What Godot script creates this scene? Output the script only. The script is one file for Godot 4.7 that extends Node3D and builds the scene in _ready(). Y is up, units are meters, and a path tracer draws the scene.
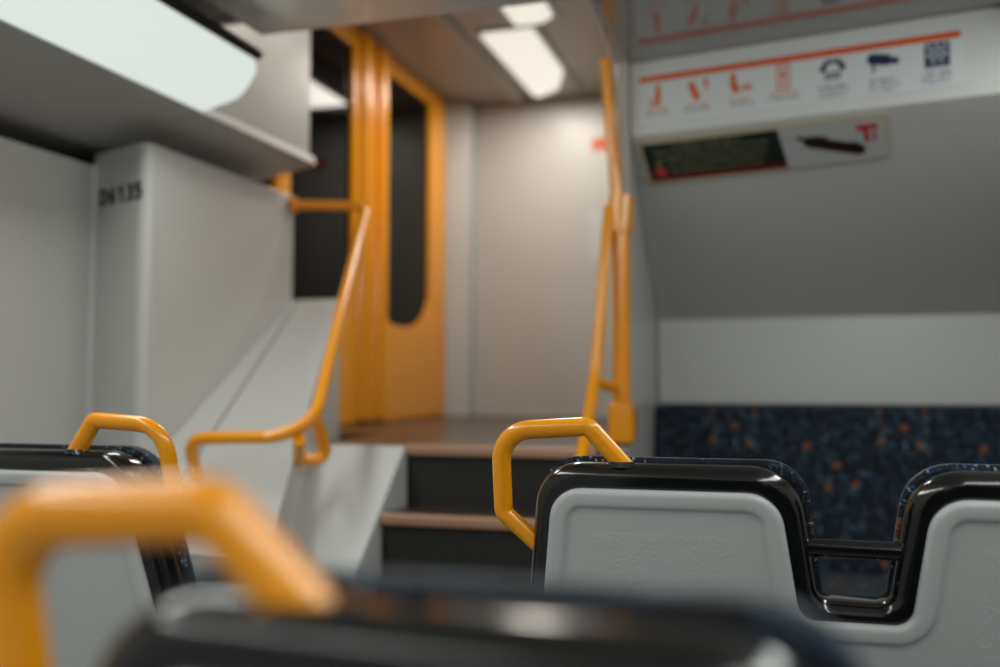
extends Node3D
# Inside a double-deck commuter train: lower saloon, looking up the stairs to the vestibule.
# Coordinates in the comments: X right, Y up, F forward along the carriage (F = -z). Units are metres.

var M := {}
var T := PackedVector3Array()      # triangles being collected
var taken := {}

# ---------------------------------------------------------------- mesh helpers
func P(x: float, y: float, f: float) -> Vector3:
	return Vector3(x, y, -f)

func tri(a: Vector3, b: Vector3, c: Vector3) -> void:
	T.append(a); T.append(b); T.append(c)

func quad(a: Vector3, b: Vector3, c: Vector3, d: Vector3) -> void:
	tri(a, b, c); tri(a, c, d)

func frame_of(kind: String) -> Transform3D:
	if kind == "FY":      # profile in (F, Y), extruded along X
		return Transform3D(Basis(Vector3(0, 0, -1), Vector3(0, 1, 0), Vector3(1, 0, 0)), Vector3.ZERO)
	if kind == "XF":      # profile in (X, F), extruded along Y
		return Transform3D(Basis(Vector3(1, 0, 0), Vector3(0, 0, -1), Vector3(0, 1, 0)), Vector3.ZERO)
	return Transform3D.IDENTITY   # profile in (X, Y), extruded along z = -F

# corners: array of [x, y, radius], counter-clockwise; inset shrinks it; every corner gets seg + 1 points
func outline(corners: Array, inset: float, seg := 5) -> PackedVector2Array:
	var n := corners.size()
	var out := PackedVector2Array()
	var off := []
	for i in n:
		var p := Vector2(corners[i][0], corners[i][1])
		var q := Vector2(corners[(i + 1) % n][0], corners[(i + 1) % n][1])
		var d := (q - p).normalized()
		var nn := Vector2(-d.y, d.x)
		off.append([p + nn * inset, d])
	for i in n:
		var e0: Array = off[(i + n - 1) % n]
		var e1: Array = off[i]
		var d0: Vector2 = e0[1]
		var d1: Vector2 = e1[1]
		var cr := d0.cross(d1)
		var corner: Vector2 = e1[0]
		if absf(cr) > 1e-5:
			var t: float = ((e1[0] - e0[0]) as Vector2).cross(d1) / cr
			corner = (e0[0] as Vector2) + d0 * t
		var r: float = corners[i][2]
		var convex := cr > 0.0
		r = maxf(r - inset, 0.0005) if convex else r + inset
		var turn := absf(d0.angle_to(d1))
		var tl := r * tan(turn / 2.0)
		var a := corner - d0 * tl
		var side := Vector2(-d0.y, d0.x) * (1.0 if convex else -1.0)
		var c := a + side * r
		for k in seg + 1:
			var ang := turn * k / seg * (1.0 if convex else -1.0)
			out.append(c + (a - c).rotated(ang))
	return out

func ring_at(pts: PackedVector2Array, fr: Transform3D, z: float) -> PackedVector3Array:
	var o := PackedVector3Array()
	for p in pts:
		o.append(fr * Vector3(p.x, p.y, z))
	return o

func band(a: PackedVector3Array, b: PackedVector3Array) -> void:
	var n := a.size()
	for i in n:
		var j := (i + 1) % n
		quad(a[i], a[j], b[j], b[i])

func cap(pts: PackedVector2Array, ring: PackedVector3Array, up: bool) -> void:
	var ix := Geometry2D.triangulate_polygon(pts)
	for k in range(0, ix.size(), 3):
		var a := ix[k]; var b := ix[k + 1]; var c := ix[k + 2]
		var cw := (pts[b] - pts[a]).cross(pts[c] - pts[a]) < 0.0
		if cw == up:
			tri(ring[a], ring[c], ring[b])
		else:
			tri(ring[a], ring[b], ring[c])

# a solid from steps [[inset, z], ...] of one rounded outline
func rings(corners: Array, steps: Array, fr: Transform3D, seg := 5) -> void:
	var last := PackedVector3Array()
	for k in steps.size():
		var o := outline(corners, steps[k][0], seg)
		var r := ring_at(o, fr, steps[k][1])
		if k == 0: cap(o, r, false)
		else: band(last, r)
		if k == steps.size() - 1: cap(o, r, true)
		last = r

func prism(corners: Array, kind: String, z0: float, z1: float, bevel := 0.004, seg := 3) -> void:
	prism_in(corners, frame_of(kind), z0, z1, bevel, seg)

func prism_in(corners: Array, fr: Transform3D, z0: float, z1: float, bevel := 0.004, seg := 3) -> void:
	var b := minf(bevel, (z1 - z0) * 0.45)
	rings(corners, [[b, z0], [b * 0.3, z0 + b * 0.3], [0.0, z0 + b], [0.0, z1 - b], [b * 0.3, z1 - b * 0.3], [b, z1]], fr, seg)

# a chamfered box from low to high corners given in X, Y, F
func block(x0: float, x1: float, y0: float, y1: float, f0: float, f1: float, bevel := 0.004) -> void:
	var r := minf(bevel, minf(x1 - x0, y1 - y0) * 0.3)
	prism([[x0, y0, r], [x1, y0, r], [x1, y1, r], [x0, y1, r]], "XY", -f1, -f0, minf(bevel, r), 2)

func bent(points: Array, radii: Array, seg := 8) -> PackedVector3Array:
	var out := PackedVector3Array([points[0]])
	for i in range(1, points.size() - 1):
		var p: Vector3 = points[i]
		var a: Vector3 = (points[i - 1] - p).normalized()
		var b: Vector3 = (points[i + 1] - p).normalized()
		var half := a.angle_to(b) / 2.0
		var r: float = radii[i - 1]
		var tl := r / tan(half)
		var c := p + (a + b).normalized() * (r / sin(half))
		var va := p + a * tl - c
		var vb := p + b * tl - c
		for k in seg + 1:
			out.append(c + va.slerp(vb, float(k) / seg))
	out.append(points[-1])
	return out

func tube(path: PackedVector3Array, r: float, sides := 20, r1 := -1.0) -> void:
	var n := path.size()
	var t0 := (path[1] - path[0]).normalized()
	var nx := t0.cross(Vector3.UP if absf(t0.y) < 0.9 else Vector3.RIGHT).normalized()
	var last := PackedVector3Array()
	var first := PackedVector3Array()
	for i in n:
		var t := (path[mini(i + 1, n - 1)] - path[maxi(i - 1, 0)]).normalized()
		nx = (nx - t * nx.dot(t)).normalized()
		var ny := t.cross(nx)
		var rr := r if r1 < 0 else lerpf(r, r1, float(i) / (n - 1))
		var ring := PackedVector3Array()
		for k in sides:
			var a := TAU * k / sides
			ring.append(path[i] + (nx * cos(a) + ny * sin(a)) * rr)
		if i == 0: first = ring
		else: band(last, ring)
		last = ring
	for k in range(1, sides - 1):
		tri(first[0], first[k + 1], first[k])
		tri(last[0], last[k], last[k + 1])

# commits the collected triangles: turned outward by their volume, smooth below an angle
func obj(called: String, m: Material, parent: Node = self, smooth := 40.0, uv_map := [], closed := true) -> MeshInstance3D:
	if closed:
		var vol := 0.0
		var o := T[0]
		for k in range(0, T.size(), 3):
			vol += (T[k] - o).dot((T[k + 1] - o).cross(T[k + 2] - o))
		if vol < 0.0:
			for k in range(0, T.size(), 3):
				var s := T[k + 1]; T[k + 1] = T[k + 2]; T[k + 2] = s
	var cnt := T.size() / 3
	var fn := PackedVector3Array()
	var at := {}
	for k in cnt:
		fn.append((T[3 * k + 1] - T[3 * k]).cross(T[3 * k + 2] - T[3 * k]))
		for j in 3:
			var key := Vector3i((T[3 * k + j] * 20000.0).round())
			if not at.has(key): at[key] = []
			at[key].append(k)
	var lim := cos(deg_to_rad(smooth))
	var vs := PackedVector3Array(); var ns := PackedVector3Array(); var uvs := PackedVector2Array()
	for k in cnt:
		if fn[k].length_squared() < 1e-20: continue
		var me := fn[k].normalized()
		for j in [0, 2, 1]:     # Godot's front faces run clockwise
			var v := T[3 * k + j]
			var sum := Vector3.ZERO
			for q in at[Vector3i((v * 20000.0).round())]:
				if fn[q].length_squared() > 1e-20 and fn[q].normalized().dot(me) > lim: sum += fn[q]
			vs.append(v); ns.append(sum.normalized())
			if uv_map:
				var du: Vector3 = v - uv_map[0]
				var tv: float = du.dot(uv_map[2])
				uvs.append(Vector2(clampf(du.dot(uv_map[1]) - uv_map[3] * tv, 0, 1), clampf(tv, 0, 1)))
	var arr := []
	arr.resize(Mesh.ARRAY_MAX)
	arr[Mesh.ARRAY_VERTEX] = vs; arr[Mesh.ARRAY_NORMAL] = ns
	if uv_map: arr[Mesh.ARRAY_TEX_UV] = uvs
	var mesh := ArrayMesh.new()
	mesh.add_surface_from_arrays(Mesh.PRIMITIVE_TRIANGLES, arr)
	mesh.surface_set_material(0, m)
	var o2 := MeshInstance3D.new()
	o2.mesh = mesh
	o2.name = called if parent != self else numbered(called)
	parent.add_child(o2, true)
	T = PackedVector3Array()
	return o2

func numbered(called: String) -> String:
	if not taken.has(called):
		taken[called] = 0
		return called
	taken[called] += 1
	return "%s_%03d" % [called, taken[called]]

func tag(o: Node, label: String, category: String, group := "") -> Node:
	o.set_meta("label", label); o.set_meta("category", category)
	if group: o.set_meta("group", group)
	return o

func thing(called: String, label: String, category: String, at := Vector3.ZERO, group := "") -> Node3D:
	var o := Node3D.new()
	o.name = numbered(called)
	add_child(o)
	o.position = at
	tag(o, label, category, group)
	return o

func setting(o: Node, label := "", category := "") -> Node:
	o.set_meta("kind", "structure")
	if label: o.set_meta("label", label)
	if category: o.set_meta("category", category)
	return o

# ---------------------------------------------------------------- materials
func mat(c: Color, rough: float, metal := 0.0, coat := 0.0) -> StandardMaterial3D:
	var m := StandardMaterial3D.new()
	m.albedo_color = c; m.roughness = rough; m.metallic = metal
	if coat > 0.0:
		m.clearcoat_enabled = true; m.clearcoat = coat; m.clearcoat_roughness = 0.08
	return m

func noise_tex(freq: float, a: Color, b: Color, size := 256, sd := 3, octaves := 4, normal := false, strength := 4.0) -> NoiseTexture2D:
	var n := FastNoiseLite.new()
	n.noise_type = FastNoiseLite.TYPE_SIMPLEX_SMOOTH
	n.seed = sd; n.frequency = freq; n.fractal_octaves = octaves
	var t := NoiseTexture2D.new()
	t.width = size; t.height = size; t.seamless = true; t.noise = n
	if normal:
		t.as_normal_map = true; t.bump_strength = strength
	else:
		var g := Gradient.new()
		g.set_color(0, a); g.set_color(1, b)
		t.color_ramp = g
	return t

func fabric_texture() -> ImageTexture:
	var s := 512
	var im := Image.create(s, s, false, Image.FORMAT_RGB8)
	var rng := RandomNumberGenerator.new()
	rng.seed = 77
	var big := FastNoiseLite.new()
	big.seed = 5; big.frequency = 0.02; big.fractal_octaves = 2
	var base := [Color8(7, 12, 20), Color8(9, 17, 30), Color8(12, 24, 40), Color8(5, 8, 13)]
	im.fill(Color8(9, 17, 30))
	for i in 5200:
		var x := rng.randi_range(0, s - 1); var y := rng.randi_range(0, s - 1)
		im.fill_rect(Rect2i(x, y, rng.randi_range(3, 14), rng.randi_range(3, 14)), base[rng.randi() % 4])
	for i in 9500:
		var x := rng.randi_range(0, s - 1); var y := rng.randi_range(0, s - 1)
		if big.get_noise_2d(x, y) + rng.randf_range(-0.35, 0.35) < 0.0: continue
		var c: Color = [Color8(24, 60, 100), Color8(140, 172, 190), Color8(14, 38, 72), Color8(20, 52, 90), Color8(46, 100, 146)][rng.randi() % 5]
		im.fill_rect(Rect2i(x, y, rng.randi_range(2, 4), rng.randi_range(2, 4)), c)
	for i in 9:
		var x := rng.randi_range(10, s - 30); var y := rng.randi_range(10, s - 30)
		for k in 30:
			im.fill_rect(Rect2i(x + rng.randi_range(-9, 9), y + rng.randi_range(-9, 9), rng.randi_range(2, 6), rng.randi_range(2, 6)), Color8(150, 92, 30))
	return ImageTexture.create_from_image(im)

func disc(im: Image, cx: float, cy: float, r: float, c: Color) -> void:
	for y in range(int(cy - r), int(cy + r) + 1):
		for x in range(int(cx - r), int(cx + r) + 1):
			if Vector2(x - cx, y - cy).length() <= r and x >= 0 and y >= 0 and x < im.get_width() and y < im.get_height():
				im.set_pixel(x, y, c)

func stroke(im: Image, a: Vector2, b: Vector2, w: float, c: Color) -> void:
	var n := int(a.distance_to(b)) + 1
	for k in n + 1:
		var p := a.lerp(b, float(k) / n)
		disc(im, p.x, p.y, w / 2.0, c)

func small_print(im: Image, rng: RandomNumberGenerator, x0: int, x1: int, y: int, h: int, c: Color) -> void:
	# print too small and too soft in the photograph to be read: rows of letter-sized strokes
	var x := x0
	while x < x1 - 3:
		var w := rng.randi_range(2, 4)
		im.fill_rect(Rect2i(x, y + rng.randi_range(0, 1), w, h - rng.randi_range(0, 2)), c)
		x += w + (2 if rng.randf() < 0.8 else 7)

func sign_texture() -> ImageTexture:
	var w := 1200
	var h := 192
	var im := Image.create(w, h, false, Image.FORMAT_RGB8)
	im.fill(Color8(205, 210, 212))
	var o := Color8(206, 86, 34)
	var n := Color8(22, 34, 66)
	var rng := RandomNumberGenerator.new()
	rng.seed = 9
	im.fill_rect(Rect2i(14, 10, 1172, 24), o)
	# seated figure beside a child
	disc(im, 92, 58, 11, o); stroke(im, Vector2(92, 78), Vector2(88, 110), 24, o); stroke(im, Vector2(80, 108), Vector2(64, 124), 9, o); stroke(im, Vector2(94, 108), Vector2(96, 126), 10, o); disc(im, 60, 106, 6, o)
	# foot and hand
	stroke(im, Vector2(228, 66), Vector2(246, 106), 26, o); disc(im, 250, 114, 11, o); disc(im, 286, 58, 10, o); stroke(im, Vector2(280, 70), Vector2(294, 86), 8, o)
	# person over a seat
	disc(im, 392, 56, 12, o); stroke(im, Vector2(392, 78), Vector2(400, 104), 28, o); stroke(im, Vector2(412, 106), Vector2(462, 106), 9, o); stroke(im, Vector2(430, 92), Vector2(458, 94), 8, o)
	# door outline
	for r in [Rect2i(556, 40, 50, 7), Rect2i(556, 120, 50, 7), Rect2i(556, 40, 7, 86), Rect2i(599, 40, 7, 86), Rect2i(573, 58, 16, 34), Rect2i(573, 100, 16, 12)]:
		im.fill_rect(r, o)
	# telephone with keys
	stroke(im, Vector2(724, 70), Vector2(740, 54), 16, n); stroke(im, Vector2(740, 54), Vector2(776, 54), 13, n); stroke(im, Vector2(776, 54), Vector2(792, 70), 16, n); disc(im, 724, 76, 12, n); disc(im, 792, 76, 12, n)
	for r in 2:
		for k in 4:
			im.fill_rect(Rect2i(730 + k * 15, 90 + r * 15, 11, 11), n)
	# security camera
	stroke(im, Vector2(896, 66), Vector2(942, 74), 38, n); stroke(im, Vector2(950, 78), Vector2(974, 80), 24, n); stroke(im, Vector2(898, 84), Vector2(898, 106), 10, n)
	# chequered badge
	im.fill_rect(Rect2i(1068, 40, 82, 82), n)
	for r in 4:
		for k in 5:
			if (r + k) % 2 == 0: im.fill_rect(Rect2i(1077 + k * 13, 48 + r * 13, 12, 12), Color8(200, 206, 212))
	im.fill_rect(Rect2i(1080, 106, 58, 8), Color8(120, 130, 150))
	# captions
	var caps := [[40, 140, o], [194, 306, o], [372, 470, o], [522, 640, o], [702, 814, n], [880, 984, n], [1056, 1162, n]]
	for c in caps:
		small_print(im, rng, c[0] + 6, c[1] - 6, 136, 10, c[2])
		small_print(im, rng, c[0], c[1], 154, 9, Color8(70, 78, 110))
		if c[2] == n: small_print(im, rng, c[0] + 4, c[1] - 8, 170, 8, Color8(110, 116, 140))
	return ImageTexture.create_from_image(im)

func board_texture() -> ImageTexture:
	var w := 960
	var h := 200
	var im := Image.create(w, h, false, Image.FORMAT_RGB8)
	var rng := RandomNumberGenerator.new()
	rng.seed = 21
	im.fill(Color8(186, 176, 152))
	im.fill_rect(Rect2i(18, 16, 546, 168), Color8(20, 36, 26))
	im.fill_rect(Rect2i(564, 16, 374, 168), Color8(178, 180, 182))
	var cream := Color8(130, 130, 104)
	small_print(im, rng, 140, 420, 24, 16, cream)
	for k in 4:
		small_print(im, rng, 60 + (40 if k > 1 else 0), 520 - k * 12, 50 + k * 29, 15, cream)
		im.fill_rect(Rect2i(30, 66 + k * 29, 520, 9), Color8(14, 28, 20))
	im.fill_rect(Rect2i(18, 160, 546, 24), Color8(104, 24, 16))
	disc(im, 60, 142, 22, Color8(190, 40, 26)); disc(im, 62, 106, 10, cream)
	stroke(im, Vector2(62, 136), Vector2(62, 148), 7, Color8(222, 120, 90))
	# the long dark tool across the pale half
	var dark := Color8(34, 24, 22)
	var rust := Color8(70, 26, 20)
	stroke(im, Vector2(630, 62), Vector2(664, 74), 16, Color8(30, 40, 38))
	stroke(im, Vector2(668, 84), Vector2(836, 136), 50, rust)
	stroke(im, Vector2(672, 80), Vector2(832, 132), 40, dark)
	stroke(im, Vector2(690, 66), Vector2(730, 74), 14, rust); disc(im, 826, 118, 16, dark)
	small_print(im, rng, 588, 616, 54, 14, Color8(120, 122, 124))
	# red T with a small letter under its arm
	var red := Color8(186, 22, 26)
	im.fill_rect(Rect2i(846, 36, 74, 22), red); im.fill_rect(Rect2i(866, 36, 18, 74), red)
	im.fill_rect(Rect2i(866, 76, 8, 34), Color8(50, 44, 46))
	stroke(im, Vector2(910, 70), Vector2(896, 76), 9, red); stroke(im, Vector2(896, 76), Vector2(908, 92), 9, red); stroke(im, Vector2(908, 92), Vector2(894, 104), 9, red)
	return ImageTexture.create_from_image(im)

func make_materials() -> void:
	M.wall = mat(Color(0.76, 0.755, 0.745), 0.38)
	M.wall.roughness_texture = noise_tex(0.01, Color(0.75, 0.75, 0.75), Color(1, 1, 1), 256, 11)
	M.wall.uv1_triplanar = true
	M.ledge = mat(Color(0.80, 0.805, 0.80), 0.24)
	M.white_panel = mat(Color(0.75, 0.75, 0.745), 0.42)  # plain white plastic, close to the wall colour
	M.soffit = mat(Color(0.72, 0.71, 0.70), 0.45)
	M.ceiling = mat(Color(0.80, 0.785, 0.77), 0.2, 0.0, 0.8)
	M.gloss_ceiling = mat(Color(0.5, 0.49, 0.485), 0.12, 0.0, 0.9)
	M.fairing = mat(Color(0.76, 0.76, 0.755), 0.38)
	M.dark_trim = mat(Color(0.045, 0.042, 0.04), 0.5)
	M.yellow = mat(Color(0.97, 0.62, 0.0), 0.24, 0.0, 0.4)
	M.door_yellow = mat(Color(0.97, 0.63, 0.0), 0.25, 0.0, 0.3)
	M.black = mat(Color(0.045, 0.047, 0.05), 0.16, 0.0, 0.5)
	M.shell = mat(Color(0.72, 0.735, 0.735), 0.4)
	M.shell_grain = mat(Color(0.72, 0.735, 0.735), 0.42)
	M.shell_grain.normal_enabled = true
	M.shell_grain.normal_texture = noise_tex(0.045, Color.BLACK, Color.WHITE, 512, 8, 2, true, 5.0)
	M.shell_grain.normal_scale = 0.35
	M.shell_grain.uv1_triplanar = true
	M.shell_grain.uv1_scale = Vector3(5, 5, 5)
	M.fabric = mat(Color.WHITE, 0.9)
	M.fabric.albedo_texture = fabric_texture()
	M.fabric.uv1_triplanar = true
	M.fabric.uv1_scale = Vector3(1.8, 1.8, 1.8)
	M.fabric.rim_enabled = true; M.fabric.rim = 0.15
	M.riser = mat(Color.WHITE, 0.85)
	M.riser.albedo_texture = noise_tex(0.12, Color(0.085, 0.08, 0.075), Color(0.17, 0.165, 0.16), 256, 4)
	M.riser.uv1_triplanar = true; M.riser.uv1_scale = Vector3(3, 3, 3)
	M.carpet = mat(Color.WHITE, 0.85)
	M.carpet.albedo_texture = noise_tex(0.12, Color(0.46, 0.46, 0.465), Color(0.58, 0.58, 0.585), 256, 14)  # unseen floor kept pale so it bounces light up to the ceiling
	M.carpet.uv1_triplanar = true
	M.floor = mat(Color.WHITE, 0.3)
	M.floor.albedo_texture = noise_tex(0.15, Color(0.22, 0.175, 0.14), Color(0.30, 0.25, 0.21), 256, 6)
	M.floor.uv1_triplanar = true; M.floor.uv1_scale = Vector3(2, 2, 2)
	M.nosing = mat(Color(0.64, 0.50, 0.40), 0.4, 0.1)
	M.glass = mat(Color(0.018, 0.017, 0.018), 0.04)
	M.glass.metallic_specular = 0.22
	M.seal = mat(Color(0.16, 0.11, 0.08), 0.6)
	M.lamp = mat(Color(0.75, 0.78, 0.77), 0.5)
	M.lamp.emission_enabled = true
	M.lamp.emission = Color(0.96, 1.0, 0.98); M.lamp.emission_energy_multiplier = 0.64
	M.lamp_warm = mat(Color(0.9, 0.92, 0.9), 0.5)
	M.lamp_warm.emission_enabled = true
	M.lamp_warm.emission = Color(1.0, 0.985, 0.94); M.lamp_warm.emission_energy_multiplier = 0.75
	M.sign = mat(Color.WHITE, 0.35)
	M.sign.albedo_texture = sign_texture()
	M.board = mat(Color.WHITE, 0.35)
	M.board.albedo_texture = board_texture()
	M.ink = mat(Color(0.03, 0.03, 0.03), 0.5)
	M.orange_print = mat(Color(0.86, 0.33, 0.1), 0.5)
	M.paper = mat(Color(0.78, 0.79, 0.8), 0.5)

# ---------------------------------------------------------------- seats
const TOP := 0.967
var seat_sign := 1.0

func bench_corners(n: int, period: float, base: float, side := 0.0, down := 0.0, low_in := 0.0, r_top := 0.075, r_low := 0.02) -> Array:
	var cs := []
	var w := 0.188 - side          # half a back at its top; the sides flare downwards
	var g := 0.0302 / 0.212
	var c0 := 0.195
	var cl := c0 + (n - 1) * period
	var low := 0.775
	cs.append([c0 - w - g * (TOP - base), base, 0.02])
	cs.append([cl + w + g * (TOP - base), base, 0.02])
	for k in n:
		var c := c0 + (n - 1 - k) * period
		cs.append([c + w + g * down, TOP - down, r_top]); cs.append([c - w - g * down, TOP - down, r_top])
		if k < n - 1:
			cs.append([c - w - g * (TOP - low + low_in), low - low_in, r_low])
			cs.append([c - period + w + g * (TOP - low + low_in), low - low_in, r_low])
	return cs

func lean() -> void:      # reclines and mirrors what was collected in (u, v, depth) of a bench
	for k in T.size():
		var p := T[k]
		T[k] = Vector3(p.x * seat_sign, p.y, p.z - 0.25 * (TOP - p.y))

func bench(label: String, x: float, f: float, n: int, period: float, mirrored: bool, tube_r := 0.0145, lift := 0.0, drop := 0.0) -> Node3D:
	var r := thing("train_seat_bench", label, "train seat", P(x, lift, f), "seat benches with yellow grab handles")
	seat_sign = -1.0 if mirrored else 1.0
	var I := Transform3D.IDENTITY
	var cs := bench_corners(n, period, 0.42)
	# black moulded frame
	rings(cs, [[0.024, 0.0], [0.0185, -0.001], [0.012, -0.0038], [0.007, -0.008], [0.0032, -0.014], [0.001, -0.021], [0.0, -0.028], [0.0, -0.06], [0.004, -0.066], [0.012, -0.068]], I, 9)
	lean(); obj("back_frame", M.black, r)
	# grey shell with its raised lip
	var sc := bench_corners(n, period, 0.45, 0.03, 0.037, 0.027, 0.052, 0.028)
	rings(sc, [[0.0, -0.004], [0.0, 0.004], [0.0015, 0.008], [0.005, 0.0115], [0.010, 0.013], [0.021, 0.013], [0.026, 0.0115], [0.0285, 0.008], [0.0305, 0.0062], [0.038, 0.006]], I, 9)
	lean(); var sh := obj("back_shell", M.shell, r)
	for k in n:
		var c := 0.195 + k * period
		var e := [[c - 0.13, 0.50, 0.02], [c + 0.13, 0.50, 0.02], [c + 0.108, 0.866, 0.02], [c - 0.108, 0.866, 0.02]]
		rings(e, [[0.0, 0.003], [0.0, 0.0061], [0.004, 0.0064], [0.008, 0.0065]], I, 5)
		lean(); obj("textured_panel", M.shell_grain, sh)
		# padded back in speckled fabric
		var w := 0.193
		var b := [[c - w - 0.064, 0.46, 0.03], [c + w + 0.064, 0.46, 0.03], [c + w + 0.006, TOP + 0.006, 0.062], [c - w + 0.002, TOP + 0.006, 0.07]]
		rings(b, [[0.006, -0.06], [0.0, -0.064], [0.0, -0.075], [0.001, -0.09], [0.008, -0.105], [0.022, -0.118], [0.045, -0.124]], I, 8)
		lean(); obj("backrest", M.fabric, r)
		var f0 := 0.215
		var q := [[c - 0.235, 0.36, 0.03], [c + 0.235, 0.36, 0.03], [c + 0.235, 0.455, 0.035], [c - 0.235, 0.455, 0.035]]
		rings(q, [[0.02, -f0], [0.004, -f0 - 0.006], [0.0, -f0 - 0.02], [0.0, -f0 - 0.4], [0.008, -f0 - 0.43], [0.03, -f0 - 0.445]], I, 6)
		for z in T.size(): T[z] = Vector3(T[z].x * seat_sign, T[z].y, T[z].z)
		obj("seat_cushion", M.fabric, r)
		if k < n - 1:
			tube(PackedVector3Array([Vector3(c + 0.2, 0.85, -0.028), Vector3(c + period - 0.2, 0.85, -0.028)]), 0.0135, 16)
			lean(); obj("crossbar", M.black, r)
	# under-seat frame and legs
	var wid := 0.39 + (n - 1) * period
	block(0.0, wid, 0.31, 0.36, 0.12, 0.6, 0.008)
	for z in T.size(): T[z].x *= seat_sign
	obj("seat_pan", M.black, r)
	for u in [0.1, wid - 0.14]:
		prism([[0.16, -lift, 0.01], [0.56, -lift, 0.01], [0.48, 0.33, 0.01], [0.22, 0.33, 0.01]], "FY", u, u + 0.04, 0.006)
		for z in T.size(): T[z].x *= seat_sign
		obj("leg", M.black, r)
	# yellow grab handle on the aisle corner
	var d := -0.026
	var path := bent([Vector3(0.152, 0.945, d), Vector3(0.086, 1.021, d), Vector3(-0.052, 1.012, d), Vector3(-0.056, 0.884, d), Vector3(0.012, 0.822, d)], [0.016, 0.052, 0.016])
	tube(path, tube_r, 24)
	for z in T.size(): T[z].y -= drop
	lean(); var h := obj("grab_handle", M.yellow, r)
	tube(PackedVector3Array([Vector3(0.133, TOP + 0.0025, d), Vector3(0.133, TOP - 0.006, d)]), tube_r + 0.004, 24, tube_r + 0.007)
	lean(); obj("grommet", M.black, h)
	return r

func end_bench() -> void:
	var r := thing("train_seat_bench", "dark blue speckled seat facing the camera against the white end panel", "train seat", P(0.325, 0, 3.62))
	var I := Transform3D.IDENTITY
	rings([[-0.812, 0.40, 0.03], [0.812, 0.40, 0.03], [0.812, 1.012, 0.02], [-0.812, 1.012, 0.02]], [[0.01, -0.03], [0.0, -0.02], [0.0, 0.03], [0.008, 0.05], [0.03, 0.06]], I, 6)
	for k in T.size(): T[k].z += 0.18 * (1.012 - T[k].y)
	obj("backrest", M.fabric, r)
	for k in 3:
		var c := -0.54 + 0.54 * k
		rings([[c - 0.265, 0.35, 0.03], [c + 0.265, 0.35, 0.03], [c + 0.265, 0.46, 0.035], [c - 0.265, 0.46, 0.035]], [[0.02, 0.17], [0.0, 0.19], [0.0, 0.56], [0.008, 0.59], [0.03, 0.605]], I, 6)
		obj("seat_cushion", M.fabric, r)
	block(-0.78, 0.78, 0.0, 0.345, -0.5, -0.0, 0.01)
	obj("plinth", M.white_panel, r)

# ---------------------------------------------------------------- lamps
func strip_light(label: String, mirrored: bool) -> void:
	# a sloping cove lamp between ceiling and soffit, running along the saloon; mirrored about the middle of the car, X = -0.4
	var r := thing("ceiling_light", label, "ceiling light", P(-0.4, 1.9, 0.0), "sloping saloon strip lights")
	var s := -1.0 if mirrored else 1.0
	var e1 := Vector3(0.18, 0.139, 0).normalized()
	var fr := Transform3D(Basis(e1, Vector3(0, 0, -1), e1.cross(Vector3(0, 0, -1))), Vector3(-1.28, -0.005, 0))
	var L := 2.51 if not mirrored else 2.72  # the unseen right strip runs further forward to light the end bulkhead
	prism_in([[0.0, -4.9, 0.03], [0.2275, -4.9, 0.03], [0.2275, L - 0.02, 0.02], [0.195, L + 0.025, 0.03], [0.1, L + 0.065, 0.06], [0.0, L - 0.02, 0.01]], fr, -0.0, 0.02, 0.003, 5)
	for k in T.size(): T[k].x *= s
	obj("diffuser", M.lamp, r)
	var pan := [[0.0, -4.9, 0.005], [0.235, -4.9, 0.005], [0.235, L - 0.02, 0.02], [0.195, L + 0.03, 0.03], [0.1, L + 0.07, 0.06], [0.0, L - 0.015, 0.01]]
	prism_in(pan, fr, 0.02, 0.05, 0.002, 3)
	for k in T.size(): T[k].x *= s
	obj("housing", M.soffit, r)
	prism_in([[0.231, -4.9, 0.001], [0.256, -4.9, 0.001], [0.256, L - 0.02, 0.001], [0.231, L - 0.02, 0.001]], fr, -0.004, 0.02, 0.001, 2)
	for k in T.size(): T[k].x *= s
	obj("edge_trim", M.dark_trim, r)
	var a := AreaLight3D.new()
	a.name = "strip_lamp"
	a.area_size = Vector2(0.2, 4.8 + L)  # carried on out of view behind the camera to light surfaces facing it
	a.light_color = Color(0.985, 1.0, 0.975); a.light_energy = 4.4
	a.area_range = 12.0
	a.shadow_enabled = true
	var n := Vector3(0.139 * s, -0.18, 0).normalized()
	var across := Vector3(e1.x * s, e1.y, 0)
	a.transform = Transform3D(Basis(across, (-n).cross(across), -n).orthonormalized(), Vector3(-1.19 * s, 0.062, 1.2 - (L - 2.51) / 2) + n * 0.012)
	r.add_child(a)

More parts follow.
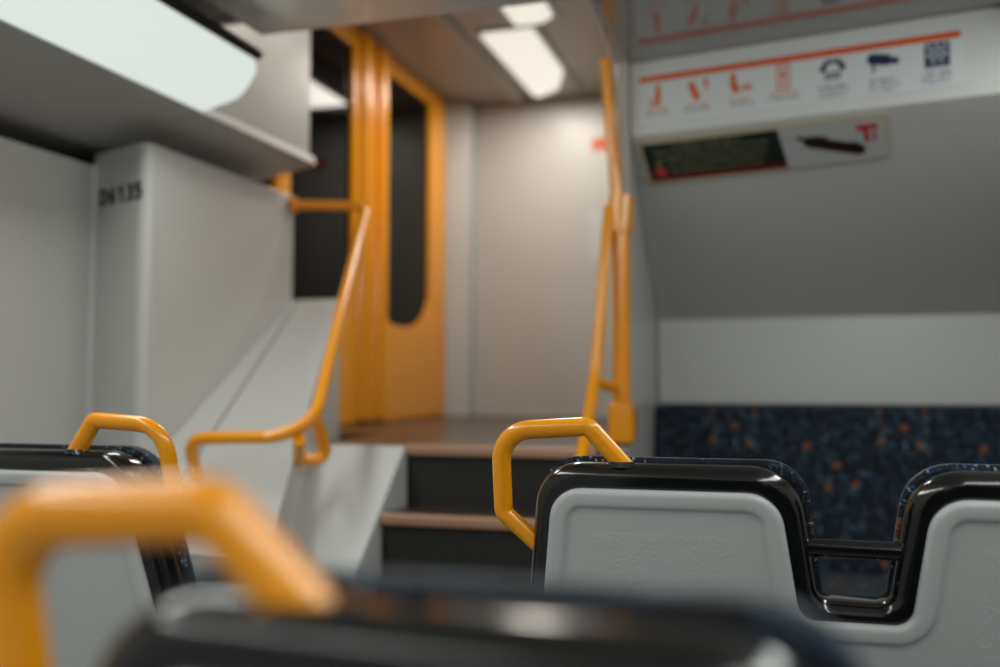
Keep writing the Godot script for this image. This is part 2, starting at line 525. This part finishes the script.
func vestibule_light(label: String, x0: float, x1: float, f0: float, f1: float, energy: float) -> void:
	var r := thing("ceiling_light", label, "ceiling light", P((x0 + x1) / 2, 2.74, (f0 + f1) / 2), "vestibule ceiling lights")
	var w := (x1 - x0) / 2
	var l := (f1 - f0) / 2
	prism([[-w, -l, 0.02], [w, -l, 0.02], [w, l - (0.42 if l > 0.5 else 0.06), 0.02], [w * 0.3, l - (0.15 if l > 0.5 else 0.0), 0.02], [-w, l, 0.03]], "XF", -0.03, -0.012, 0.004, 5)
	obj("diffuser", M.lamp_warm, r)
	prism([[-w - 0.02, -l - 0.02, 0.02], [w + 0.02, -l - 0.02, 0.02], [w + 0.02, l + 0.02, 0.1], [-w - 0.02, l + 0.02, 0.06]], "XF", -0.013, -0.002, 0.003, 5)
	obj("housing", M.wall, r)
	var a := AreaLight3D.new()
	a.name = "panel_lamp"
	a.area_size = Vector2(2 * w, 1.5 * l)
	a.light_color = Color(1.0, 0.97, 0.92); a.light_energy = energy
	a.area_range = 10.0
	a.shadow_enabled = true
	a.transform = Transform3D(Basis(Vector3(1, 0, 0), Vector3(0, 0, -1), Vector3(0, 1, 0)), Vector3(0, -0.036, 0.2 * l))
	r.add_child(a)

# ---------------------------------------------------------------- scene
func _ready() -> void:
	var cam := Camera3D.new()
	cam.name = "camera"
	var att := CameraAttributesPhysical.new()
	att.frustum_focal_length = 35.0
	att.exposure_aperture = 1.45
	att.frustum_focus_distance = 1.5
	cam.attributes = att
	add_child(cam)
	cam.position = Vector3(0, 1.085, 0)
	cam.rotation = Vector3(atan2(50.0, 972.0), atan2(293.0, 972.0), 0)
	cam.fov = rad_to_deg(2.0 * atan(333.5 / 972.0))
	cam.near = 0.05
	cam.far = 60.0
	cam.current = true
	var we := WorldEnvironment.new()
	we.name = "surroundings"
	var env := Environment.new()
	env.background_mode = Environment.BG_COLOR
	env.background_color = Color.BLACK
	env.tonemap_mode = Environment.TONE_MAPPER_LINEAR
	env.tonemap_exposure = 1.0
	env.sdfgi_enabled = true
	env.ssao_enabled = true
	env.ssil_enabled = true
	we.environment = env
	add_child(we)
	make_materials()
	strip_light("long glowing white strip light sloping above the left wall", false)
	strip_light("long strip light above the right-hand seats, out of view, lighting the end bulkhead", true)
	vestibule_light("bright rectangular ceiling light panel over the vestibule, the larger one", -1.385, -1.13, 4.27, 5.32, 1.3)
	vestibule_light("ceiling light panel nearest the stair opening, only its end showing", -1.19, -1.0, 3.45, 4.19, 0.8)

	build_shell()
	build_bulkhead()
	build_stairs()
	build_doors()
	build_rails()
	bench("grey-backed seat row in focus with black frame, right of the aisle", -0.38, 1.42, 3, 0.526, false)
	bench("blurred seat row nearest the camera with thick yellow handle", -0.362, 0.412, 3, 0.526, false, 0.0175, 0.010, 0.009)
	bench("grey-backed seat row left of the aisle beside the left wall", -1.088, 1.42, 2, 0.5, true)
	end_bench()
	build_prints()

func build_shell() -> void:
	block(-2.12, 1.3, -0.06, 0.0, -5.0, 3.75)
	setting(obj("floor", M.carpet), "grey speckled floor of the lower saloon, out of view, pale to bounce light upward", "floor")
	# lower saloon ceiling, its front edge over the foot of the stairs
	block(-1.49, 0.69, 2.11, 2.15, -5.0, 2.5, 0.006)
	setting(obj("ceiling", M.ceiling), "pale ceiling of the lower saloon ending over the stairs", "ceiling")
	prism([[-0.49, 2.505, 0.001], [1.3, 2.505, 0.001], [1.3, 2.75, 0.001], [-0.49, 3.075, 0.001]], "XF", 2.11, 2.15, 0.002)
	setting(obj("ceiling_panel", M.gloss_ceiling), "glossy dark grey ceiling panel mirroring the row of icons", "ceiling")
	# walls of the lower saloon
	block(-2.12, -2.06, 0.0, 1.758, -5.0, 2.52)
	var w := obj("wall_left", M.wall)
	setting(w, "pale grey side wall panel at the far left", "wall")
	tube(PackedVector3Array([P(-2.056, 0.0, 2.481), P(-2.056, 1.757, 2.481)]), 0.013, 18)
	obj("corner_bead", M.wall, w)
	# an open gap runs along the top of the wall: its floor and its back, set deep so the gap stays dark
	block(-2.42, -2.12, 1.71, 1.75, -5.0, 2.52)
	block(-2.46, -2.42, 1.73, 1.90, -5.0, 2.52)
	setting(obj("trim_1", M.soffit), "open gap along the top of the left wall, made deep to stay dark", "trim")
	for side in [0, 1]:
		var nm: String = ["soffit_left", "soffit_right"][side]
		var root := Node3D.new()
		root.name = nm
		add_child(root)
		setting(root, ["sloping grey soffit panels below the left strip light", "sloping soffit panels below the right strip light"][side], "soffit")
		var spans := [[-5.0, 2.485], [2.492, 3.22]]
		for sp in (spans if side == 0 else [[-5.0, 2.75]]):
			prism([[-2.44, 1.800, 0.002], [-2.06, 1.82, 0.002], [-1.682, 1.894, 0.004], [-1.69, 1.925, 0.002], [-2.06, 1.85, 0.002], [-2.44, 1.84, 0.002]], "XY", -sp[1], -sp[0], 0.002, 2)
			if side == 1:
				for k in T.size(): T[k].x = -0.8 - T[k].x
			obj("panel", M.soffit, root)
	block(1.2, 1.26, 0.0, 1.82, -5.0, 2.9)
	setting(obj("wall_right", M.wall), "pale right side wall behind the seats", "wall")
	block(-2.12, 1.3, 0.0, 2.15, -5.06, -5.0)
	setting(obj("wall_rear", M.wall), "pale end wall behind the camera", "wall")
	# unseen backs of the coves, so that the saloon is closed
	prism([[-2.16, 1.82, 0.001], [-2.12, 1.82, 0.001], [-2.12, 2.2, 0.001], [-2.16, 2.2, 0.001]], "XY", -3.3, 5.06, 0.002)
	block(-2.12, -1.45, 2.16, 2.2, -5.06, 2.495)
	setting(obj("trim_2", M.soffit), "unseen backing that closes the saloon above the left soffit", "trim")
	block(1.26, 1.3, 0.0, 2.2, -5.06, 3.7)
	block(0.65, 1.26, 2.16, 2.2, -5.06, 2.5)
	setting(obj("trim_3", M.soffit), "unseen backing that closes the saloon above the right soffit", "trim")
	# stairwell: panels above the saloon ceiling level
	block(-1.76, -1.72, 1.93, 2.74, 2.5, 3.24, 0.006)
	setting(obj("wall_stairwell", M.wall), "white upper side panel of the stairwell beside the strip light end", "wall")
	block(-1.715, -0.49, 2.152, 2.74, 2.46, 2.5)
	setting(obj("trim_4", M.ceiling), "upstand above the front edge of the saloon ceiling", "trim")
	# vestibule
	prism([[-1.44, 2.74, 0.001], [-0.535, 2.74, 0.001], [-0.535, 3.74, 0.001], [1.3, 3.74, 0.001], [1.3, 5.4, 0.001], [-1.96, 5.4, 0.001], [-1.96, 3.285, 0.001], [-1.44, 3.285, 0.001]], "XF", 0.84, 0.9, 0.002)
	var vf := obj("floor_vestibule", M.floor)
	setting(vf, "brown speckled vestibule floor at the top of the stairs", "floor")
	block(-2.1, 1.3, 2.74, 2.8, 2.46, 5.46)
	setting(obj("ceiling_vestibule", M.wall), "pale vestibule ceiling with light panels", "ceiling")
	prism([[-1.545, 3.2, 0.001], [-1.47, 3.2, 0.001], [-1.47, 5.39, 0.001], [-1.545, 5.39, 0.001]], "XF", 2.715, 2.739, 0.006)
	setting(obj("trim_5", M.fairing), "pale strip running along the vestibule ceiling beside the light", "trim")
	block(-1.96, 1.3, 0.0, 2.8, 5.4, 5.46)
	setting(obj("wall_far", M.wall), "cream white end wall of the vestibule beyond the stairs", "wall")
	block(1.3, 1.36, 0.84, 2.8, 3.7, 5.46)
	setting(obj("wall_vestibule", M.wall), "right side wall of the vestibule", "wall")
	prism([[-1.935, 5.24, 0.004], [-1.78, 5.3, 0.02], [-1.78, 5.395, 0.004], [-1.935, 5.395, 0.004]], "XF", 0.9, 2.74, 0.003)
	setting(obj("trim_6", M.wall), "white vertical corner post between yellow door and end wall", "trim")
	block(-1.98, -1.94, 0.84, 2.8, 3.25, 5.46)
	setting(obj("wall_door_pocket", M.seal), "dark car side behind the sliding doors", "wall")
	# cabinet with the car number
	var c := thing("equipment_cabinet", "tall white cabinet with rounded edge and black car number D6135", "cabinet", P(-1.9, 0, 2.9))
	prism([[-0.158, -0.415, 0.002], [0.1, -0.51, 0.03], [0.1, 0.37, 0.01], [-0.158, 0.37, 0.002]], "XF", 0.0, 1.795, 0.008, 5)
	obj("body", M.wall, c)
	var tm := TextMesh.new()
	var fnt := SystemFont.new()
	fnt.font_names = PackedStringArray(["Droid Sans"])
	fnt.font_weight = 700
	var fv := FontVariation.new()
	fv.base_font = fnt
	fv.set_spacing(TextServer.SPACING_GLYPH, 3)
	tm.font = fv; tm.text = "D6135"; tm.font_size = 32; tm.pixel_size = 0.0022; tm.depth = 0.001
	var bold := SurfaceTool.new()
	for off in [Vector2(-1, 0), Vector2(1, 0), Vector2(0, 1), Vector2(0, -1), Vector2(1, 1), Vector2(-1, -1)]:
		bold.append_from(tm, 0, Transform3D(Basis.IDENTITY, Vector3(off.x * 0.0012, off.y * 0.0012, off.x * 0.00005)))
	var tn := MeshInstance3D.new()
	tn.name = "car_number"
	tn.mesh = bold.commit()
	tn.mesh.surface_set_material(0, M.ink)
	c.add_child(tn)
	var dir := Vector3(0.258, 0, 0.095).normalized()
	tn.transform = Transform3D(Basis(dir, Vector3.UP, dir.cross(Vector3.UP)), Vector3(-0.032, 1.65, 0.4616) + dir * 0.012 + dir.cross(Vector3.UP) * 0.0012)
	for y in [1.52, 1.2, 0.9]:
		tube(PackedVector3Array([Vector3(0.1, y, 0.43), Vector3(0.103, y, 0.43)]), 0.006, 12)
		obj("rivet", M.white_panel, c)

func band_f(x: float) -> float:
	return 2.97 - 0.18 * x

func slope_point(x: float, v: float) -> Vector3:     # the twisted underside of the upper stairs
	return P(x, 1.87, band_f(x)).lerp(P(x, 1.322, 3.68), v)

func build_bulkhead() -> void:
	var r := Node3D.new()
	r.name = "wall_bulkhead"
	add_child(r)
	setting(r, "grey end bulkhead with a sloping panel above the blue seat", "wall")
	# body behind everything
	block(-0.485, 1.3, 0.0, 2.74, 3.7, 3.74)
	obj("backing", M.wall, r)
	# upper band that carries the icons; its right top corner is rounded
	var ang := atan(-0.18)
	var fr := Transform3D(Basis(Vector3.UP, ang), P(0, 0, 2.97))
	var k := 1.0 / cos(ang)
	prism_in([[-0.488 * k, 1.868, 0.012], [0.66, 1.868, 0.012], [0.66, 2.1095, 0.13], [-0.488 * k, 2.1095, 0.001]], fr, -0.03, 0.0, 0.006, 8)
	obj("sign_band", M.ledge, r)
	prism_in([[-0.48 * k, 1.9, 0.004], [1.2, 1.9, 0.004], [1.2, 2.108, 0.004], [-0.48 * k, 2.108, 0.004]], fr, -0.06, -0.035, 0.002, 2)
	obj("band_backing", M.white_panel, r)
	# sloping panel
	var nx := 12
	var nv := 8
	for side in 2:
		for i in nx:
			for j in nv:
				var x0 := lerpf(-0.487, 1.25, float(i) / nx); var x1 := lerpf(-0.487, 1.25, float(i + 1) / nx)
				var v0 := float(j) / nv; var v1 := float(j + 1) / nv
				var back := Vector3(0, 0.015, -0.02) * side
				if side == 0: quad(slope_point(x0, v1), slope_point(x1, v1), slope_point(x1, v0), slope_point(x0, v0))
				else: quad(slope_point(x0, v0) + back, slope_point(x1, v0) + back, slope_point(x1, v1) + back, slope_point(x0, v1) + back)
	obj("sloping_panel", M.white_panel, r, 40.0, [], false)
	block(-0.487, 1.25, 0.98, 1.325, 3.665, 3.7, 0.01)
	obj("ledge_panel", M.ledge, r)
	# partition between the seats and the stairs
	prism([[1.9, 0.0, 0.005], [3.72, 0.0, 0.005], [3.72, 2.74, 0.005], [2.52, 2.74, 0.005], [2.52, 2.16, 0.005], [3.04, 2.105, 0.005], [3.04, 0.89, 0.03], [2.74, 0.88, 0.03], [1.9, 0.15, 0.03]], "FY", -0.53, -0.49, 0.006)
	setting(obj("wall_stair_partition", M.wall), "pale partition edge between the stairs and the blue seat", "wall")

func joint_x(f: float) -> float:
	return -1.762 + (3.194 - f) * 0.139

func edge_x(f: float) -> float:
	return -1.605 + (3.27 - f) * 0.32

func build_stairs() -> void:
	var s := thing("staircase", "dark carpeted stairs with pale nosings climbing to the vestibule", "stairs", P(-0.825, 0, 2.3))
	var tops := [[0.9, 2.72], [0.72, 2.53], [0.54, 2.34], [0.36, 2.15], [0.18, 1.96]]
	for k in 5:
		var y: float = tops[k][0]
		var f: float = tops[k][1] - 2.3
		var depth := 0.20 if k > 0 else 0.018
		if k > 0:
			block(-0.288, 0.288, y - 0.025, y, f + 0.02, f + depth + 0.005, 0.002)
			obj("tread", M.floor, s)
		block(-0.288, 0.288, y - 0.185, y - 0.03, f + 0.012, f + 0.025, 0.002)
		obj("riser", M.riser, s)
		prism([[f - 0.004, y - 0.03, 0.006], [f + 0.02, y - 0.03, 0.001], [f + 0.02, y + 0.0015, 0.001], [f - 0.004, y + 0.0015, 0.008]], "FY", -0.288, 0.288, 0.002)
		obj("nosing", M.nosing, s)
	# edge of the vestibule floor left of the flight
	# sloping fairing between cabinet and stairs, in two panels with a joint
	var q := thing("stair_fairing", "sloping white fairing with a long joint beneath the left handrail", "panel", P(-1.5, 0, 2.6))
	var left := PackedVector2Array([Vector2(-2.018, 2.13), Vector2(joint_x(2.13) - 0.004, 2.13), Vector2(joint_x(3.268) - 0.004, 3.268), Vector2(-1.797, 3.268), Vector2(-1.797, 2.385), Vector2(-2.018, 2.44)])
	var right := PackedVector2Array([Vector2(joint_x(2.13) + 0.004, 2.13), Vector2(edge_x(2.13), 2.13), Vector2(edge_x(3.268), 3.268), Vector2(joint_x(3.268) + 0.004, 3.268)])
	for pg in [left, right]:
		var low := PackedVector3Array(); var high := PackedVector3Array()
		for p in pg:
			low.append(P(p.x + 1.5, 0.0, p.y - 2.6)); high.append(P(p.x + 1.5, 0.9 + 0.65 * (p.y - 2.5), p.y - 2.6))
		cap(pg, low, false); band(low, high); cap(pg, high, true)
		obj("panel", M.fairing, q, 20.0)
	var lw := PackedVector2Array([Vector2(joint_x(2.13) - 0.005, 2.14), Vector2(joint_x(2.13) + 0.005, 2.14), Vector2(joint_x(3.26) + 0.005, 3.26), Vector2(joint_x(3.26) - 0.005, 3.26)])
	var lo := PackedVector3Array(); var hi := PackedVector3Array()
	for p in lw:
		lo.append(P(p.x + 1.5, 0.0, p.y - 2.6)); hi.append(P(p.x + 1.5, 0.887 + 0.65 * (p.y - 2.5), p.y - 2.6))
	cap(lw, lo, false); band(lo, hi); cap(lw, hi, true)
	obj("joint_strip", M.dark_trim, q, 20.0)
	prism([[2.1, 0.0, 0.002], [2.735, 0.0, 0.002], [2.735, 0.898, 0.002], [2.715, 0.898, 0.01], [2.1, 0.32, 0.02]], "FY", -1.5, -1.115, 0.006)
	for k in T.size(): T[k] -= P(-1.5, 0, 2.6)
	obj("cheek", M.fairing, q)

func door_leaf(called: String, label: String, f0: float, f1: float, w0: float, w1: float, seam_at_f1: bool) -> void:
	var r := Node3D.new()
	r.name = called
	add_child(r)
	setting(r, label, "door")
	var x := -1.93
	var y0 := 0.905
	var y1 := 2.735
	var wb := 1.375
	var wt := 2.625
	# stiles and rails around the window
	block(x, x + 0.035, y0, y1, f0, w0, 0.012); obj("stile", M.door_yellow, r)
	block(x, x + 0.035, y0, y1, w1, f1, 0.012); obj("stile", M.door_yellow, r)
	block(x, x + 0.03, y0, wb, w0 - 0.01, w1 + 0.01, 0.004); obj("lower_panel", M.door_yellow, r)
	block(x, x + 0.03, wt, y1, w0 - 0.01, w1 + 0.01, 0.004); obj("top_rail", M.door_yellow, r)
	# rounded lower window corners
	for s in 2:
		var c := w0 if s == 0 else w1
		var d := 1.0 if s == 0 else -1.0
		var rad := 0.14 if s == 0 else 0.34
		var pts := [[c, wb - 0.01, 0.0005], [c + d * rad, wb - 0.01, 0.0005]]
		for k in 7:
			var a := PI / 2 * k / 6.0
			pts.append([c + d * (rad - rad * sin(a)), wb + (rad - rad * cos(a)) * 0.6 , 0.0005])
		if d < 0: pts.reverse()
		prism(pts, "FY", x, x + 0.029, 0.001, 1)
		obj("window_corner", M.door_yellow, r)
	block(x + 0.006, x + 0.014, wb - 0.005, wt + 0.005, w0 - 0.005, w1 + 0.005, 0.001); obj("window_pane", M.glass, r)
	var fs := f1 if seam_at_f1 else f0
	# rounded leading edge where the two leaves meet
	var ctr := fs + (-0.085 if seam_at_f1 else 0.075)
	tube(PackedVector3Array([P(x + 0.02, y0 + 0.02, ctr), P(x + 0.02, y1 - 0.03, ctr)]), 0.055, 20)
	obj("leading_edge", M.door_yellow, r)
	block(x + 0.004, x + 0.02, y0, y1, minf(fs, fs + (0.012 if seam_at_f1 else -0.012)), maxf(fs, fs + (0.012 if seam_at_f1 else -0.012)), 0.002)
	obj("rubber_seal", M.seal, r)

func build_doors() -> void:
	door_leaf("door_1", "yellow sliding door leaf nearer the stairs, half hidden by the cabinet", 3.31, 4.175, 3.42, 3.99, true)
	door_leaf("door_2", "yellow sliding door leaf with dark window and rounded lower corners", 4.205, 5.22, 4.35, 4.97, false)

func build_rails() -> void:
	# left handrail: level at the foot, up the flight, level again to the cabinet
	var h := thing("stair_handrail", "long bent yellow handrail climbing the left side of the stairs", "handrail", P(-1.4, 0.9, 2.8))
	var o := P(-1.4, 0.9, 2.8)
	var pth := bent([P(-1.60, 0.80, 2.38) - o, P(-1.585, 0.935, 2.31) - o, P(-1.24, 0.944, 2.36) - o, P(-1.535, 1.755, 3.34) - o, P(-1.79, 1.755, 3.245) - o], [0.05, 0.12, 0.06])
	tube(pth, 0.018, 20)
	obj("rail", M.yellow, h)
	var loop := bent([P(-1.283, 0.985, 2.47) - o, P(-1.285, 0.868, 2.55) - o, P(-1.335, 0.868, 2.47) - o, P(-1.285, 0.935, 2.375) - o], [0.025, 0.025])
	tube(loop, 0.018, 16)
	obj("bracket", M.yellow, h)
	tube(PackedVector3Array([P(-1.775, 1.755, 3.25) - o, P(-1.798, 1.755, 3.241) - o]), 0.03, 20)
	obj("flange", M.yellow, h)
	# right: stanchion on the end of the partition, with a sleeve, a foot and a rail leading down
	var g := thing("grab_pole", "upright yellow pole with sleeve at the right of the stairs", "pole", P(-0.512, 0.9, 3.02))
	tube(PackedVector3Array([Vector3(0, 0.02, 0), Vector3(0, 0.74, 0)]), 0.028, 20); obj("pole", M.yellow, g)
	tube(PackedVector3Array([Vector3(0, 0.66, 0), Vector3(0, 0.775, 0)]), 0.038, 20); obj("sleeve", M.yellow, g)
	tube(PackedVector3Array([Vector3(-0.012, 0.77, 0.0), Vector3(-0.03, 1.0, 0.02), Vector3(-0.04, 1.205, 0.04)]), 0.02, 16, 0.017); obj("upper_tube", M.yellow, g)
	block(-0.04, 0.04, 0.0, 0.125, -0.035, 0.035, 0.012); obj("foot", M.yellow, g)
	var q := thing("stair_handrail", "steep yellow handrail leaning beside the upright pole", "handrail", P(-0.58, 0.9, 2.9))
	var o2 := P(-0.58, 0.9, 2.9)
	tube(bent([P(-0.545, 1.64, 3.0) - o2, P(-0.572, 1.12, 2.9) - o2, P(-0.575, 0.93, 2.76) - o2, P(-0.575, 0.70, 2.5) - o2], [0.3, 0.2]), 0.018, 18); obj("rail", M.yellow, q)
	tube(PackedVector3Array([P(-0.57, 1.09, 2.88) - o2, P(-0.54, 1.075, 2.99) - o2]), 0.018, 14); obj("bracket", M.yellow, q)

func patch(cs: Array, u: float, v: float) -> Vector3:
	var top: Vector3 = (cs[0] as Vector3).lerp(cs[1], u)
	var low: Vector3 = (cs[3] as Vector3).lerp(cs[2], u)
	return top.lerp(low, v)

func build_prints() -> void:
	# icon strip on the bulkhead band, as a thin plate
	var ang := atan(-0.18)
	var fr := Transform3D(Basis(Vector3.UP, ang), P(0, 0, 2.97))
	var k := 1.0 / cos(ang)
	var x0 := -0.467 * k
	var x1 := 0.467 * k
	var st := thing("safety_sign", "long white strip of orange and navy passenger icons with orange line", "sign", fr * Vector3(0, 1.985, 0))
	st.rotation.y = ang
	prism_in([[x0, -0.082, 0.006], [x1, -0.082, 0.006], [x1, 0.082, 0.006], [x0, 0.082, 0.006]], Transform3D.IDENTITY, 0.0005, 0.003, 0.0005, 4)
	obj("plate", M.sign, st, 40.0, [Vector3(x0, 0.082, 0), Vector3(1.0 / (x1 - x0), 0, 0), Vector3(0, -1.0 / 0.164, 0), 0.0])
	# advertising board on the sloping panel
	var a := slope_point(-0.47, 0.02); var b := slope_point(0.265, 0.02)
	var c := slope_point(0.282, 0.2); var d := slope_point(-0.45, 0.235)
	var n := (b - a).cross(a - d).normalized()
	if n.z < 0: n = -n
	var mid := (a + b + c + d) / 4
	var bd := thing("advertising_board", "cream-bordered advertising board, dark green print and a red T", "poster", mid)
	var nn := 10
	var cs := [a - mid, b - mid, c - mid, d - mid]
	for i in nn:
		for j in 4:
			var u0 := float(i) / nn; var u1 := float(i + 1) / nn; var v0 := j / 4.0; var v1 := (j + 1) / 4.0
			quad(patch(cs, u0, v1) + n * 0.007, patch(cs, u1, v1) + n * 0.007, patch(cs, u1, v0) + n * 0.007, patch(cs, u0, v0) + n * 0.007)
			quad(patch(cs, u0, v0) + n * 0.002, patch(cs, u1, v0) + n * 0.002, patch(cs, u1, v1) + n * 0.002, patch(cs, u0, v1) + n * 0.002)
	for e in [[0.0, 0.0, 1.0, 0.0], [1.0, 0.0, 1.0, 1.0], [1.0, 1.0, 0.0, 1.0], [0.0, 1.0, 0.0, 0.0]]:
		var p0: Vector3 = patch(cs, e[0], e[1]); var p1: Vector3 = patch(cs, e[2], e[3])
		quad(p0 + n * 0.002, p0 + n * 0.007, p1 + n * 0.007, p1 + n * 0.002)
	var ux := (b - a).normalized()
	var wd := (b - a).length()
	var vy := (d - a) - ux * (d - a).dot(ux)
	var hg := vy.length()
	vy = vy.normalized()
	var pa := a - mid
	obj("board", M.board, bd, 30.0, [pa, ux / wd, vy / hg, 0.02], false)
	# small notice on the vestibule end wall
	var no := thing("wall_notice", "small white notice with orange mark on the vestibule end wall", "notice", P(-1.03, 1.95, 5.398))
	block(-0.07, 0.05, -0.2, 0.12, 0.0, 0.002, 0.0008); obj("sheet", M.paper, no)
	block(-0.05, 0.04, 0.46, 0.53, 0.0, 0.002, 0.0008); obj("mark", M.orange_print, no)
